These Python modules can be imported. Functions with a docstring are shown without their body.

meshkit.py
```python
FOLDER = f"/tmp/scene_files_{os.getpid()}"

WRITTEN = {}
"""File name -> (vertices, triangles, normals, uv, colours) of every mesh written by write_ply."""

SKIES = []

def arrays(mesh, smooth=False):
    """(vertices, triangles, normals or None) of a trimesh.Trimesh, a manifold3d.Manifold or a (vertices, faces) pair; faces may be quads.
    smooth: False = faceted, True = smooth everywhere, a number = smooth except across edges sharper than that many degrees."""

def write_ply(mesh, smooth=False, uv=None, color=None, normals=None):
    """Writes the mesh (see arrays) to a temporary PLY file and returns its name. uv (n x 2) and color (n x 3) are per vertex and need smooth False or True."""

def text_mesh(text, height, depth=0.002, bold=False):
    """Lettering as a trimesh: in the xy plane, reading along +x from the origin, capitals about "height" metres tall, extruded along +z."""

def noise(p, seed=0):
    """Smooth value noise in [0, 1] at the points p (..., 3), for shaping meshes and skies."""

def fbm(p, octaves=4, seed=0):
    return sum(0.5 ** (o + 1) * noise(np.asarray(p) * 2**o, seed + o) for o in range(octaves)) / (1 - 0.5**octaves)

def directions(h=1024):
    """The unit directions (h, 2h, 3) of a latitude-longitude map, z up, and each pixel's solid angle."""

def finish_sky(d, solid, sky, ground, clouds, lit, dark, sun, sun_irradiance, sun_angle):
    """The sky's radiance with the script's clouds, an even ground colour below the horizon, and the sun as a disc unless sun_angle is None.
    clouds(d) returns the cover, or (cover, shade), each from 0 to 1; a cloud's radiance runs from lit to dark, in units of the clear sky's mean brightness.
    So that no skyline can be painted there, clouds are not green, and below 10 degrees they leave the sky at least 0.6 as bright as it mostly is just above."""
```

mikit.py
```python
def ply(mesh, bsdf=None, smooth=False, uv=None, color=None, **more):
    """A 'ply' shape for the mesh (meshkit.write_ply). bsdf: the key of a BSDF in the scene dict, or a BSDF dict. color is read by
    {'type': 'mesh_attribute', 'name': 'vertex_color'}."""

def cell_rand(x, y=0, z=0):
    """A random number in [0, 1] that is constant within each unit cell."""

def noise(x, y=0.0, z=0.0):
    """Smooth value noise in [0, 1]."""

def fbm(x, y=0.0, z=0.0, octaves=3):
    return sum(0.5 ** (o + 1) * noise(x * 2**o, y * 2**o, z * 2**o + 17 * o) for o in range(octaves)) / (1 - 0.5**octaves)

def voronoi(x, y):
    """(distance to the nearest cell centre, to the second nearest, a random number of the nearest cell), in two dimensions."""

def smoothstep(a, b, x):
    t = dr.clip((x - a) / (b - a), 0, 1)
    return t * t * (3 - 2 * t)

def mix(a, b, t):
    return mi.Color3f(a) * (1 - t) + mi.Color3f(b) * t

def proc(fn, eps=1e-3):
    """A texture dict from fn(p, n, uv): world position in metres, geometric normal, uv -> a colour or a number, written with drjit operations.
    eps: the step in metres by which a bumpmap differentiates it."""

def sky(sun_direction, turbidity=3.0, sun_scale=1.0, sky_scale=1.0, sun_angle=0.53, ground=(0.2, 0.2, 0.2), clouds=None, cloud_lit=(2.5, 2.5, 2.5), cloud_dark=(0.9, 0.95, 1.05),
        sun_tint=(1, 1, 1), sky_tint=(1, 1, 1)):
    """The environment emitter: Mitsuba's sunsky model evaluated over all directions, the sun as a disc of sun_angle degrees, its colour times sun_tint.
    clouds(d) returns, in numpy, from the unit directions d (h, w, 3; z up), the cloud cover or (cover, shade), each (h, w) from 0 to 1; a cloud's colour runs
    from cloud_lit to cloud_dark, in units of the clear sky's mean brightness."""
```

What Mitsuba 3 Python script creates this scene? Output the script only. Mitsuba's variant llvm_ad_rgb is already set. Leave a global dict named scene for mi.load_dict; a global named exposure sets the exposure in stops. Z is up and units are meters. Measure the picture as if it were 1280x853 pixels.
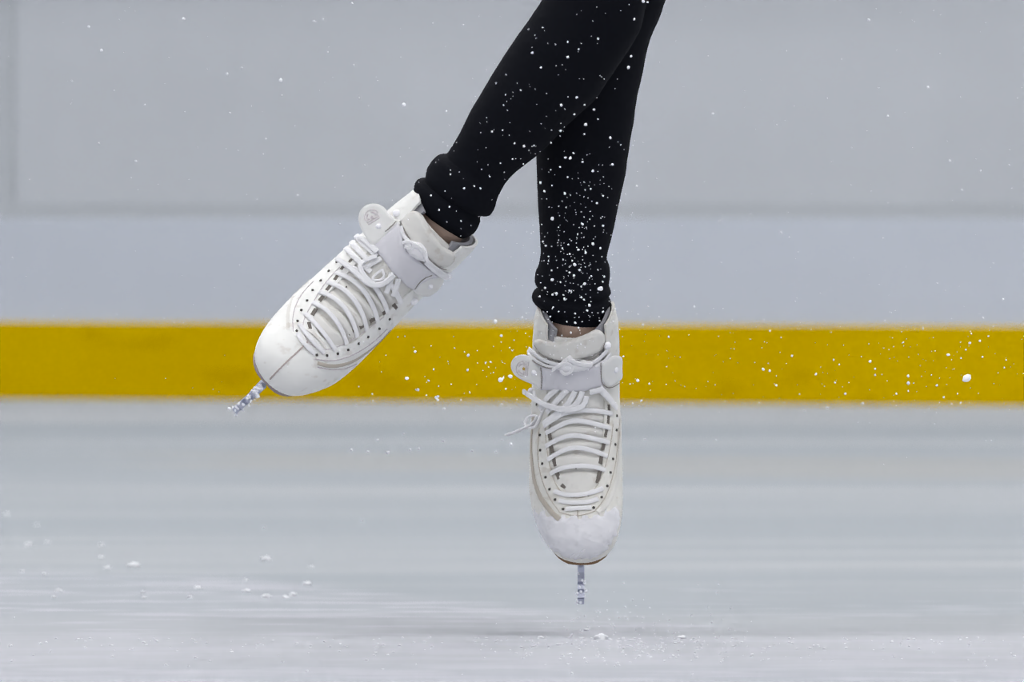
import math, random
import numpy as np, trimesh, mitsuba as mi, drjit as dr, mikit, manifold3d
from scipy.interpolate import PchipInterpolator, CubicSpline, LinearNDInterpolator, NearestNDInterpolator
from scipy.spatial import Delaunay
import shapely
from shapely.geometry import Polygon, Point
import meshkit
from mikit import noise, fbm, smoothstep, mix

T = mi.ScalarTransform4f
rng = np.random.default_rng(7)
scene, labels = {}, {}

# ------------------------------------------------------------------ camera
HC, FOC, HORIZON = 0.486, 11000.0, 265.0            # lens height over the ice, focal length in pixels of the 1280 frame
PITCH = math.atan((426.5 - HORIZON) / FOC)
CAM = np.array([0.0, -10.0, HC])
FWD = np.array([0, math.cos(PITCH), -math.sin(PITCH)])
UPV = np.array([0, math.sin(PITCH), math.cos(PITCH)])
scene['camera'] = {'type': 'thinlens', 'to_world': T().look_at(origin=CAM.tolist(), target=(CAM + FWD).tolist(), up=[0, 0, 1]),
                   'fov': 2 * math.degrees(math.atan(640 / FOC)), 'fov_axis': 'x', 'aperture_radius': 0.0125, 'focus_distance': 9.92,
                   'near_clip': 0.1, 'far_clip': 200.0}
exposure = 1.10
# ------------------------------------------------------------------ light: the pale hall around the rink, and rows of lamps under its ceiling
scene['hall_light'] = {'type': 'constant', 'radiance': {'type': 'rgb', 'value': [0.32, 0.335, 0.37]}}
LAMP = 14.0
LAMP_SPOTS = [(x, y) for y in (-14, -8, -2, 4, 10) for x in (-7.5, -2.5, 2.5, 7.5)]


def project(p):
    d = np.asarray(p, float) - CAM
    w = d @ FWD
    return np.stack([640 + FOC * d[..., 0] / w, 426.5 - FOC * (d @ UPV) / w], -1)


def at(px, py, y):
    """The point at depth y (metres behind the skater's plane) seen at a pixel."""
    d = FWD + np.array([1.0, 0, 0]) * ((px - 640) / FOC) + UPV * ((426.5 - py) / FOC)
    return CAM + d * ((y - CAM[1]) / d[1])


def on_ice(px, py):
    d = FWD + np.array([1.0, 0, 0]) * ((px - 640) / FOC) + UPV * ((426.5 - py) / FOC)
    return CAM + d * (-CAM[2] / d[2])


# ------------------------------------------------------------------ materials
def principled(c, rough=0.5, **k):
    return {'type': 'twosided', 'b': {'type': 'principled', 'base_color': c if isinstance(c, dict) else {'type': 'rgb', 'value': list(c)}, 'roughness': rough, **k}}


def ice_color(p, n, uv):
    x, y = p.x, p.y
    broad = fbm(x * 0.22 + 3, y * 0.8, 0.0, 3)
    streak = fbm(x * 0.35 + y * 0.11, y * 2.4 - x * 0.12, 4.0, 3)
    fine = fbm(x * 9 + y * 1.4, y * 16 - x * 0.9, 9.0, 4)
    t = 0.55 * broad + 0.45 * streak
    c = mix([0.278, 0.303, 0.326], [0.352, 0.366, 0.382], smoothstep(0.3, 0.7, t))
    # dry frosted ice, scraped white, in the foreground
    edge = y + 0.25 * (fbm(x * 1.3, y * 1.0, 2.0, 3) - 0.5)
    near = 1 - smoothstep(0.0, 0.12, edge)
    frost = near * (0.45 + 0.45 * smoothstep(0.35, 0.75, fine)) + (1 - near) * 0.35 * smoothstep(0.55, 0.85, fine) * (1 - smoothstep(0.5, 3.0, y))
    # half frosted sheet that reaches further back on the left
    back = (1 - smoothstep(-0.1, 0.35, y - 1.7 * (1 - smoothstep(-0.55, 0.45, x)) + 0.5 * (fbm(x * 0.9, y * 0.8, 11.0, 3) - 0.5))) * (1 - near)
    frost = dr.minimum(frost + back * (0.22 + 0.5 * smoothstep(0.4, 0.75, fine)), 1.0)
    c = mix(c, [0.385, 0.39, 0.425], frost)
    # faint brownish band running along the boards, broken up by noise
    brown_band = smoothstep(5.9, 6.6, y + 0.32 * x) * (1 - smoothstep(7.4, 7.9, y + 0.32 * x)) * smoothstep(0.3, 0.6, fbm(x * 0.8, y * 0.7, 7.0, 3))
    c = mix(c, [0.34, 0.325, 0.295], brown_band * 0.35)
    return c


def wall_tone(base):
    def fn(p, n, uv):
        m = fbm(p.x * 1.3, p.z * 5, 1.0, 3)
        s = fbm(p.x * 9, p.z * 1.5, 3.0, 2)
        return mi.Color3f(base) * (0.955 + 0.06 * m + 0.03 * s)
    return fn


def kick_tone(p, n, uv):
    m = fbm(p.x * 3.0, p.z * 9, 2.0, 3)
    scuff = smoothstep(0.62, 0.8, fbm(p.x * 5.5, p.z * 14, 5.0, 3))
    c = mix([0.575, 0.375, 0.0], [0.63, 0.425, 0.0], m)
    return mix(c, [0.48, 0.30, 0.0], scuff * 0.5)


def leather(base, grime):
    def fn(p, n, uv):
        m = fbm(p.x * 40, p.y * 40, p.z * 40, 3)
        s = smoothstep(0.60, 0.80, fbm(p.x * 95 + 5, p.y * 95, p.z * 95, 3))
        return mix(mi.Color3f(base) * (0.95 + 0.07 * m), grime, s * 0.40)
    return fn


def crease(p, n, uv):
    return fbm(p.x * 160, p.y * 160, p.z * 160, 3)


def bumped(b, tex, scale):
    return {'type': 'twosided', 'b': {'type': 'bumpmap', 't': mikit.proc(tex, 5e-4), 'scale': scale, 'b': b['b']}}


M = {
    'm_ice': principled(mikit.proc(ice_color), 0.55, specular=0.25),
    'm_board_low': principled(mikit.proc(wall_tone([0.545, 0.578, 0.642])), 0.5),
    'm_board_up': principled(mikit.proc(wall_tone([0.525, 0.547, 0.582])), 0.5),
    'm_board_rail': principled(mikit.proc(wall_tone([0.47, 0.492, 0.522])), 0.6),
    'm_kick': principled(mikit.proc(kick_tone), 0.8, specular=0.0),
    'm_concrete': principled([0.55, 0.55, 0.56], 0.9),
    'm_leather': bumped(principled(mikit.proc(leather([0.78, 0.78, 0.752], [0.52, 0.47, 0.42])), 0.42, specular=0.4), crease, 0.0006),
    'm_leather_aged': bumped(principled(mikit.proc(leather([0.70, 0.69, 0.645], [0.46, 0.41, 0.34])), 0.45, specular=0.4), crease, 0.0006),
    'm_tongue': bumped(principled(mikit.proc(leather([0.68, 0.67, 0.635], [0.48, 0.43, 0.37])), 0.55, specular=0.3), crease, 0.0008),
    'm_strap': principled([0.61, 0.605, 0.635], 0.75),
    'm_tab': principled([0.71, 0.71, 0.69], 0.35),
    'm_lace': principled([0.74, 0.74, 0.75], 0.9),
    'm_lining': bumped(principled([0.27, 0.27, 0.29], 0.95), crease, 0.001),
    'm_piping': principled([0.46, 0.42, 0.36], 0.7),
    'm_seam': principled([0.42, 0.36, 0.34], 0.8),
    'm_dark': principled([0.05, 0.048, 0.045], 0.8),
    'm_gap_shade': principled([0.14, 0.125, 0.11], 0.7),
    'm_mark': principled([0.50, 0.45, 0.47], 0.6),
    'm_gold': principled([0.45, 0.30, 0.05], 0.5),
    'm_pearl': principled([0.85, 0.85, 0.88], 0.2, clearcoat=0.6),
    'm_sole': principled([0.20, 0.115, 0.055], 0.6),
    'm_steel': principled([0.42, 0.44, 0.53], 0.28, metallic=0.9),
    'm_edge_shade': principled([0.25, 0.23, 0.21], 0.8),
    'm_skin': principled([0.42, 0.30, 0.235], 0.6),
    'm_knit': principled([0.0042, 0.0048, 0.0078], 0.85, sheen=0.12, specular=0.10),
    'm_snow': principled([0.90, 0.91, 0.94], 0.7),
    'm_snow_ice': bumped(principled(mikit.proc(leather([0.69, 0.69, 0.715], [0.52, 0.52, 0.54])), 0.9), crease, 0.0014),
    'm_snow_lump': principled([0.70, 0.71, 0.73], 0.9),
    'm_sole_pale': principled([0.30, 0.25, 0.25], 0.6),
    'm_housing': principled([0.6, 0.6, 0.6], 0.5),
}
scene.update(M)


def obj(key, mesh, m, smooth=False, parent=None, **k):
    full = key if parent is None else parent + '__' + key
    if full in scene:
        i = 1
        while f'{full}_{i:03d}' in scene:
            i += 1
        full = f'{full}_{i:03d}'
    scene[full] = mikit.ply(mesh, m, smooth=smooth, **k)
    return full


def box(x0, x1, y0, y1, z0, z1):
    b = trimesh.creation.box((x1 - x0, y1 - y0, z1 - z0))
    b.apply_translation(((x0 + x1) / 2, (y0 + y1) / 2, (z0 + z1) / 2))
    return b


def struct(key, label):
    labels[key] = {'label': label, 'kind': 'structure'}


# ------------------------------------------------------------------ setting: ice, boards, kick plate, ceiling
ice = trimesh.Trimesh([[-30, -30, 0], [30, -30, 0], [30, 30, 0], [-30, 30, 0]], [[0, 1, 2], [0, 2, 3]], process=False)
scene['floor'] = mikit.ply(ice, 'm_ice')
struct('floor', 'pale blue grey rink ice, frosted white in the foreground')
YAW = math.degrees(math.atan(-0.324))
WALL = T().translate([0, 12.46, 0]).rotate([0, 0, 1], YAW)
WS = 1 / math.cos(math.radians(YAW))


def wall_part(key, mesh, m, label=None, kind=None):
    scene[key] = mikit.ply(mesh, m, to_world=WALL)
    if label:
        labels[key] = {'label': label}
        if kind:
            labels[key]['kind'] = kind


def bevel_box(x0, x1, y0, y1, z0, z1, r=0.004):
    s = [manifold3d.Manifold.sphere(r, 8).translate((x, y, z)) for x in (x0 + r, x1 - r) for y in (y0 + r, y1 - r) for z in (z0 + r, z1 - r)]
    return manifold3d.Manifold.batch_hull(s)


XJ = (16 - 640) / FOC * 22.86 * WS                     # the upright joint near the left edge of the picture
wall_part('wall_back', box(-9, 9, 0.06, 0.12, 0, 1.12), 'm_concrete', 'rink dasher boards behind the skater', 'structure')
wall_part('wall_back__lower_panel', bevel_box(-9, 9, 0.0, 0.06, 0.19, 0.468, 0.0015), 'm_board_low', 'smooth pale blue white lower board')
wall_part('wall_back__rail', box(-9, 9, 0.0035, 0.06, 0.466, 0.507), 'm_board_rail', 'narrow recessed grey strip between the boards')
wall_part('wall_back__upper_panel', bevel_box(XJ + 0.002, 9, 0.002, 0.06, 0.505, 1.10, 0.0015), 'm_board_up')
wall_part('wall_back__upper_panel_001', bevel_box(-9, XJ - 0.001, 0.005, 0.06, 0.505, 1.10, 0.0015), 'm_board_rail')
wall_part('baseboard_back', bevel_box(-9, 9, -0.012, 0.05, 0.0, 0.199, 0.005), 'm_kick', 'bright yellow kick plate along the foot of the boards', 'structure')
wall_part('trim_1', bevel_box(-9, 9, -0.03, 0.15, 1.10, 1.15), 'm_board_up', 'cap rail on top of the boards', 'structure')
scene['ceiling'] = mikit.ply(box(-30, 30, -30, 30, 9.0, 9.2), 'm_concrete')
struct('ceiling', 'pale hall ceiling high over the rink')
house, glow = box(-1.05, 1.05, -0.45, 0.45, 0.01, 0.10), trimesh.Trimesh([[-1, -0.4, 0], [-1, 0.4, 0], [1, 0.4, 0], [1, -0.4, 0]], [[0, 1, 2], [0, 2, 3]], process=False)
house_ply, glow_ply = mikit.ply(house, 'm_housing'), mikit.ply(glow, 'm_housing')
for i, (x, y) in enumerate(LAMP_SPOTS):
    key = 'ceiling_lamp' + (f'_{i:03d}' if i else '')
    to = T().translate([x, y, 8.9])
    scene[key + '__housing'] = {**house_ply, 'to_world': to}
    scene[key + '__diffuser'] = {**glow_ply, 'to_world': to, 'emitter': {'type': 'area', 'radiance': {'type': 'rgb', 'value': [LAMP, LAMP * 0.99, LAMP * 0.985]}}}
    labels[key] = {'label': 'flat white panel lamp under the hall ceiling', 'category': 'lamp', 'group': 'panel lamps under the ceiling'}


# ------------------------------------------------------------------ shapes that lie on a surface
def ribbon(P, N, width, thick, sides=8):
    """A flat band along the points P, lying square to the normals N."""
    P, N = np.asarray(P), np.asarray(N)
    t = np.gradient(P, axis=0)
    t /= np.linalg.norm(t, axis=1, keepdims=True) + 1e-12
    b = np.cross(t, N)
    b /= np.linalg.norm(b, axis=1, keepdims=True) + 1e-12
    n = np.cross(b, t)
    a = np.arange(sides) * 2 * np.pi / sides
    sq = lambda v: np.sign(v) * np.abs(v) ** 0.7
    w = np.broadcast_to(width, (len(P),))[:, None, None] / 2
    v = P[:, None] + w * sq(np.cos(a))[None, :, None] * b[:, None] + thick / 2 * sq(np.sin(a))[None, :, None] * n[:, None]
    k, m = len(P), sides
    f = [[i * m + j, i * m + (j + 1) % m, (i + 1) * m + (j + 1) % m, (i + 1) * m + j] for i in range(k - 1) for j in range(m)]
    f = np.array(f)
    tri = np.vstack([f[:, [0, 1, 2]], f[:, [0, 2, 3]]])
    v = np.vstack([v.reshape(-1, 3), P[:1], P[-1:]])
    caps = [[k * m, (j + 1) % m, j] for j in range(m)] + [[k * m + 1, (k - 1) * m + j, (k - 1) * m + (j + 1) % m] for j in range(m)]
    return trimesh.Trimesh(v, np.vstack([tri, caps]), process=False)


def spline(pts, n=28):
    pts = np.asarray(pts, float)
    d = np.r_[0, np.cumsum(np.linalg.norm(np.diff(pts, axis=0), axis=1))]
    return CubicSpline(d, pts, bc_type='natural')(np.linspace(0, d[-1], n)) if len(pts) > 2 else pts[0] + (pts[-1] - pts[0]) * np.linspace(0, 1, n)[:, None]


def closed(pts, n=90):
    pts = np.asarray(pts, float)
    pts = np.vstack([pts, pts[:1]])
    d = np.r_[0, np.cumsum(np.linalg.norm(np.diff(pts, axis=0), axis=1))]
    return CubicSpline(d, pts, bc_type='periodic')(np.linspace(0, d[-1], n, endpoint=False))


def pad(outline, lift, off, t0, t1, r, step=2.2):
    """A padded piece with the given outline: lift maps its points to (positions, normals); t0 is its thickness at the rim, t1 inside, r the width of the rounding."""
    poly = Polygon(outline).buffer(0)
    b = np.array(poly.exterior.coords)[:-1]
    x0, y0, x1, y1 = poly.bounds
    g = np.stack(np.meshgrid(np.arange(x0, x1, step), np.arange(y0, y1, step)), -1).reshape(-1, 2)
    inner = shapely.contains_xy(poly.buffer(-step * 0.5), g[:, 0], g[:, 1])
    pts = np.vstack([b, g[inner]])
    d = shapely.distance(poly.exterior, shapely.points(pts))
    tri = Delaunay(pts).simplices
    c = pts[tri].mean(1)
    tri = tri[shapely.contains_xy(poly, c[:, 0], c[:, 1])]
    P, N = lift(pts)
    e = np.clip(d / r, 0, 1)
    h = t0 + (t1 - t0) * np.sqrt(1 - (1 - e) ** 2)
    top, bot = P + N * (off + h)[:, None] if np.ndim(h) else None, P + N * off
    nrm = np.cross(top[tri[:, 1]] - top[tri[:, 0]], top[tri[:, 2]] - top[tri[:, 0]])
    flip = (nrm * N[tri[:, 0]]).sum(1) < 0
    tri[flip] = tri[flip][:, ::-1]
    n, k = len(pts), len(b)
    i = np.arange(k)
    j = (i + 1) % k
    side = np.vstack([np.stack([i, j, j + n], 1), np.stack([i, j + n, i + n], 1)])
    m = trimesh.Trimesh(np.vstack([top, bot]), np.vstack([tri, tri[:, ::-1] + n, side]), process=False)
    trimesh.repair.fix_normals(m)
    return m


# ------------------------------------------------------------------ the boot, in its own frame: x to the toe, z up from the sole, y to the left
# front profile, back/sole profile, half width, height of the widest place, roundness in front, roundness behind, sideways drift
SECTIONS = [
    # Fx     Fz     Bx     Bz     w      c     nf   nb   yc
    (0.2705, 0.019, 0.2705, 0.010, .009, 0.45, 2.0, 2.0, .006),
    (0.2680, 0.029, 0.2640, 0.004, .0215, 0.45, 2.0, 2.2, .006),
    (0.2610, 0.039, 0.2530, 0.001, .0325, 0.42, 2.0, 2.6, .006),
    (0.2450, 0.049, 0.2350, 0.000, .0415, 0.40, 2.0, 3.0, .005),
    (0.2210, 0.058, 0.2120, 0.000, .0480, 0.38, 2.0, 3.2, .003),
    (0.1950, 0.068, 0.1860, 0.001, .0525, 0.38, 2.0, 3.4, .001),
    (0.1700, 0.081, 0.1550, 0.006, .0540, 0.40, 2.0, 3.2, .0),
    (0.1460, 0.098, 0.1150, 0.018, .0530, 0.42, 2.0, 3.0, .0),
    (0.1270, 0.116, 0.0700, 0.030, .0520, 0.45, 2.0, 2.6, .0),
    (0.1160, 0.132, 0.0200, 0.038, .0510, 0.48, 2.0, 2.3, .0),
    (0.1090, 0.147, -.0040, 0.062, .0505, 0.50, 2.0, 2.1, .0),
    (0.1020, 0.162, -.0020, 0.095, .0505, 0.50, 2.0, 2.0, .0),
    (0.0950, 0.177, -.0020, 0.126, .0500, 0.50, 2.0, 2.0, .0),
    (0.0880, 0.192, -.0060, 0.153, .0465, 0.50, 2.0, 2.0, .0)]
SECT = PchipInterpolator(np.arange(len(SECTIONS)) / (len(SECTIONS) - 1), np.array(SECTIONS))
U_THROAT = 0.345


def gap_half(u):
    """Half the width of the lacing gap."""
    e = np.clip((u - U_THROAT) / 0.11, 0, 1)
    return (0.0305 + 0.004 * np.clip((u - 0.45) / 0.3, 0, 1)) * np.sqrt(1 - (1 - e) ** 2)


def boot_point(u, phi, hand):
    """Points of the leather's outer face; hand = 1 drifts the toe to +y."""
    s = SECT(np.clip(u, 0, 1)) + (SECT(1.0) - SECT(0.96)) / 0.04 * np.maximum(np.asarray(u) - 1, 0)[..., None]      # above the collar the shaft goes straight on
    co, si = np.cos(phi), np.sin(phi)
    nf, nb, c = s[..., 6], s[..., 7], s[..., 5]
    front = co >= 0
    e = 2 / np.where(front, nf, nb)
    t = np.where(front, c + (1 - c) * np.abs(co) ** e, c - c * np.abs(co) ** e)
    y = np.sign(si) * np.abs(si) ** e * s[..., 4]
    x = s[..., 2] + (s[..., 0] - s[..., 2]) * t
    z = s[..., 3] + (s[..., 1] - s[..., 3]) * t
    return np.stack([x, s[..., 8] * hand + y, z], -1)


def boot_normal(u, phi, hand):
    d = 2e-3
    a = boot_point(np.clip(u + d, 0, 1.14), phi, hand) - boot_point(np.clip(u - d, 0, 1.14), phi, hand)
    b = boot_point(u, phi + d, hand) - boot_point(u, phi - d, hand)
    n = np.cross(b, a)
    L = np.linalg.norm(n, axis=-1, keepdims=True)
    n = n / np.maximum(L, 1e-12)
    out = boot_point(u, phi, hand) - boot_point(u, phi * 0, hand) * 0.5 - boot_point(u, phi * 0 + np.pi, hand) * 0.5
    return n * np.sign((n * out).sum(-1, keepdims=True))


def sheet(P, wrap=False):
    """Quads of a grid of points (rows, columns, 3)."""
    r, c = P.shape[:2]
    i, j = np.meshgrid(np.arange(r - 1), np.arange(c if wrap else c - 1), indexing='ij')
    k = (j + 1) % c
    q = np.stack([i * c + j, i * c + k, (i + 1) * c + k, (i + 1) * c + j], -1).reshape(-1, 4)
    return P.reshape(-1, 3), np.vstack([q[:, [0, 1, 2]], q[:, [0, 2, 3]]])


def merge(parts):
    v, f, n = [], [], 0
    for a, b in parts:
        v.append(a)
        f.append(np.asarray(b) + n)
        n += len(a)
    return trimesh.Trimesh(np.vstack(v), np.vstack(f), process=False)


def thick_sheet(outer, inner):
    """A sheet with thickness: two grids of points and the walls between their rims."""
    rim = lambda P: np.concatenate([P[0, :], P[1:, -1], P[-1, -2::-1], P[-2:0:-1, 0]])
    a, b = rim(outer), rim(inner)
    wall = np.stack([np.vstack([a, a[:1]]), np.vstack([b, b[:1]])])
    vo, fo = sheet(outer)
    vi, fi = sheet(inner)
    vw, fw = sheet(wall)
    return merge([(vo, fo[:, ::-1]), (vi, fi), (vw, fw)])


class Boot:
    def __init__(self, key, hand, pitch, turn, roll, yaw, anchor_px, depth, rise):
        self.key, self.hand, self.rise = key, hand, rise
        p = math.radians(pitch)
        base = np.stack([[0, -math.cos(p), -math.sin(p)], [1.0, 0, 0], [0, -math.sin(p), math.cos(p)]], 1)
        rx, rz, ty = (math.radians(v) for v in (roll, yaw, turn))
        Rx = np.array([[1, 0, 0], [0, math.cos(rx), -math.sin(rx)], [0, math.sin(rx), math.cos(rx)]])
        Rz = np.array([[math.cos(rz), -math.sin(rz), 0], [math.sin(rz), math.cos(rz), 0], [0, 0, 1]])
        Ry = np.array([[math.cos(ty), 0, math.sin(ty)], [0, 1, 0], [-math.sin(ty), 0, math.cos(ty)]])
        self.R = Ry @ base @ Rz @ Rx
        tip = boot_point(np.array(0.0), np.array(np.pi), hand)
        self.t = at(*anchor_px, depth) - self.R @ tip
        # map from pixels to the outer face, so that measured places can be put on it
        u, ph = np.meshgrid(np.linspace(0, 1.1, 160), np.linspace(-1.9, 1.9, 170), indexing='ij')
        P, N = self.world(boot_point(u, ph, hand)), boot_normal(u, ph, hand) @ self.R.T
        ok = (N @ FWD < -0.03)
        data = np.concatenate([P[ok], N[ok], u[ok][:, None], ph[ok][:, None]], 1)
        px = project(P[ok])
        self.lin, self.near = LinearNDInterpolator(px, data), NearestNDInterpolator(px, data)

    def world(self, P):
        return P @ self.R.T + self.t

    def hit(self, px):
        px = np.asarray(px, float)
        d = self.lin(px)
        d[np.isnan(d)] = self.near(px)[np.isnan(d)]
        return d

    def lift(self, px):
        d = self.hit(px)
        return d[:, :3], d[:, 3:6] / np.linalg.norm(d[:, 3:6], axis=1, keepdims=True)

    def band(self, pts, width, thick, off, n=28):
        P, N = self.lift(spline(pts, n))
        if np.ndim(off):
            off = np.interp(np.linspace(0, 1, n), np.linspace(0, 1, len(off)), off)[:, None]
        return ribbon(P + N * off, N, width, thick)

    def local(self, mesh):
        v = self.world(np.array(mesh.vertices))
        return trimesh.Trimesh(v, np.array(mesh.faces), process=False)


def build_boot(B, upper, lace_rows, tongue_amp, frost_n, sole):
    h, key = B.hand, B.key
    u = np.unique(np.r_[np.linspace(0, 1, 110), U_THROAT + 0.11 * np.linspace(0, 1, 24) ** 2, np.linspace(0, 0.06, 10)])
    w = SECT(u)[:, 4]
    nf = SECT(u)[:, 6]
    pg = np.arcsin(np.clip(gap_half(u) / w, 0, 0.98) ** (nf / 2))
    col = np.linspace(0, 1, 150)
    ph = pg[:, None] + col[None] * (2 * np.pi - 2 * pg[:, None])
    uu = u[:, None] + B.rise * np.clip((u[:, None] - 0.78) / 0.22, 0, 1) ** 2 * np.sin(ph) ** 2 * np.where(np.cos(ph) > 0, 1, 0.6 + 0.4 * np.sin(ph) ** 2)      # the collar rises at the sides
    P, N = boot_point(uu, ph, h), boot_normal(uu, ph, h)
    # the collar rises at the sides and is rolled outward a little
    lipz = np.clip((uu - 0.93) / 0.07, 0, 1) ** 2
    P = P + N * (0.0025 * lipz)[..., None]
    swell = 0.0009 * (meshkit.fbm(P * 30, 2, 3) - 0.5)
    P = P + N * swell[..., None]
    th = 0.0034
    outer, inner = P, P - N * th
    cap = trimesh.Trimesh(np.vstack([outer[0], outer[0].mean(0)[None]]), [[j, j + 1, ph.shape[1]] for j in range(ph.shape[1] - 1)], process=False)
    mesh = trimesh.util.concatenate([thick_sheet(outer, inner), cap])
    boot = obj('boot', B.local(mesh), upper, 35, key)
    # inner lining of the collar
    lu, lp = np.meshgrid(np.linspace(0.68, 1.0, 20), np.linspace(0.62, 2 * np.pi - 0.62, 80), indexing='ij')
    lu = lu + (B.rise - 0.004) * np.clip((lu - 0.78) / 0.22, 0, 1) ** 2 * np.sin(lp) ** 2
    LP, LN = boot_point(lu, lp, h), boot_normal(lu, lp, h)
    lining = obj('lining', B.local(thick_sheet(LP - LN * 0.0036, LP - LN * 0.0080)), 'm_lining', 35, key)
    labels[lining] = {'label': 'grey padded collar lining'}
    # tongue
    rows = np.sort(B.hit(np.array([r[len(r) // 2] for r in lace_rows]))[:, 6])
    tu = np.linspace(U_THROAT - 0.02, 0.985, 120)
    g = np.arcsin(np.clip((gap_half(np.clip(tu, U_THROAT + 0.02, 1)) + 0.008) / SECT(tu)[:, 4], 0, 0.95) ** (SECT(tu)[:, 6] / 2))
    tp = g[:, None] * np.linspace(-1, 1, 60)[None]
    tuu = np.broadcast_to(tu[:, None], tp.shape)
    TP, TN = boot_point(tuu, tp, h), boot_normal(tuu, tp, h)
    wav = tuu + 0.010 * np.cos(tp * 2.2) + 0.010 * (meshkit.noise(np.stack([tuu * 30, tp * 3, tp * 0], -1), 5) - 0.5)
    near = np.min(np.abs(wav[..., None] - rows), -1)
    puff = tongue_amp * (1 - np.exp(-(near / 0.009) ** 2)) * np.cos(np.clip(tp / g[:, None], -1, 1) * np.pi / 2) ** 0.7
    puff += 0.0016 * (meshkit.fbm(TP * 55, 3, 8) - 0.5)
    puff *= np.clip((0.86 - tuu) / 0.10, 0, 1)
    drop = -0.0045 - 0.0040 * np.clip((np.abs(tp) / g[:, None] - 0.75) / 0.25, 0, 1)
    TPo = TP + TN * (drop + puff)[..., None]
    tongue = obj('tongue', B.local(thick_sheet(TPo, TP - TN * 0.010)), 'm_tongue', 40, key)
    labels[tongue] = {'label': 'cream padded tongue with puffed folds between the laces'}
    # sole with its heel, and the steel blade
    un = np.linspace(0.0, 0.62, 60)
    s = SECT(un)
    so = np.r_[np.stack([s[:, 2] - 0.0035, h * s[:, 8] + s[:, 4] * 0.85], 1), np.stack([s[:, 2] - 0.0035, h * s[:, 8] - s[:, 4] * 0.85], 1)[::-1]]
    sp = Polygon(so).buffer(0)
    sp = sp if sp.geom_type == 'Polygon' else max(sp.geoms, key=lambda q: q.area)
    sm = trimesh.creation.extrude_polygon(sp.simplify(0.0004), 0.0042, engine='earcut')
    sm.apply_translation((0, 0, -0.0026))
    v = np.array(sm.vertices)
    v[:, 2] += np.interp(v[:, 0], [0.0, 0.115, 0.155, 0.19, 0.24, 0.262, 0.271], [0.034, 0.018, 0.006, 0.0005, 0.0, 0.003, 0.008])
    sm.vertices = v
    labels[obj('sole', B.local(sm), sole, 30, key)] = {'label': 'thin dark leather sole edge'}
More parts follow.
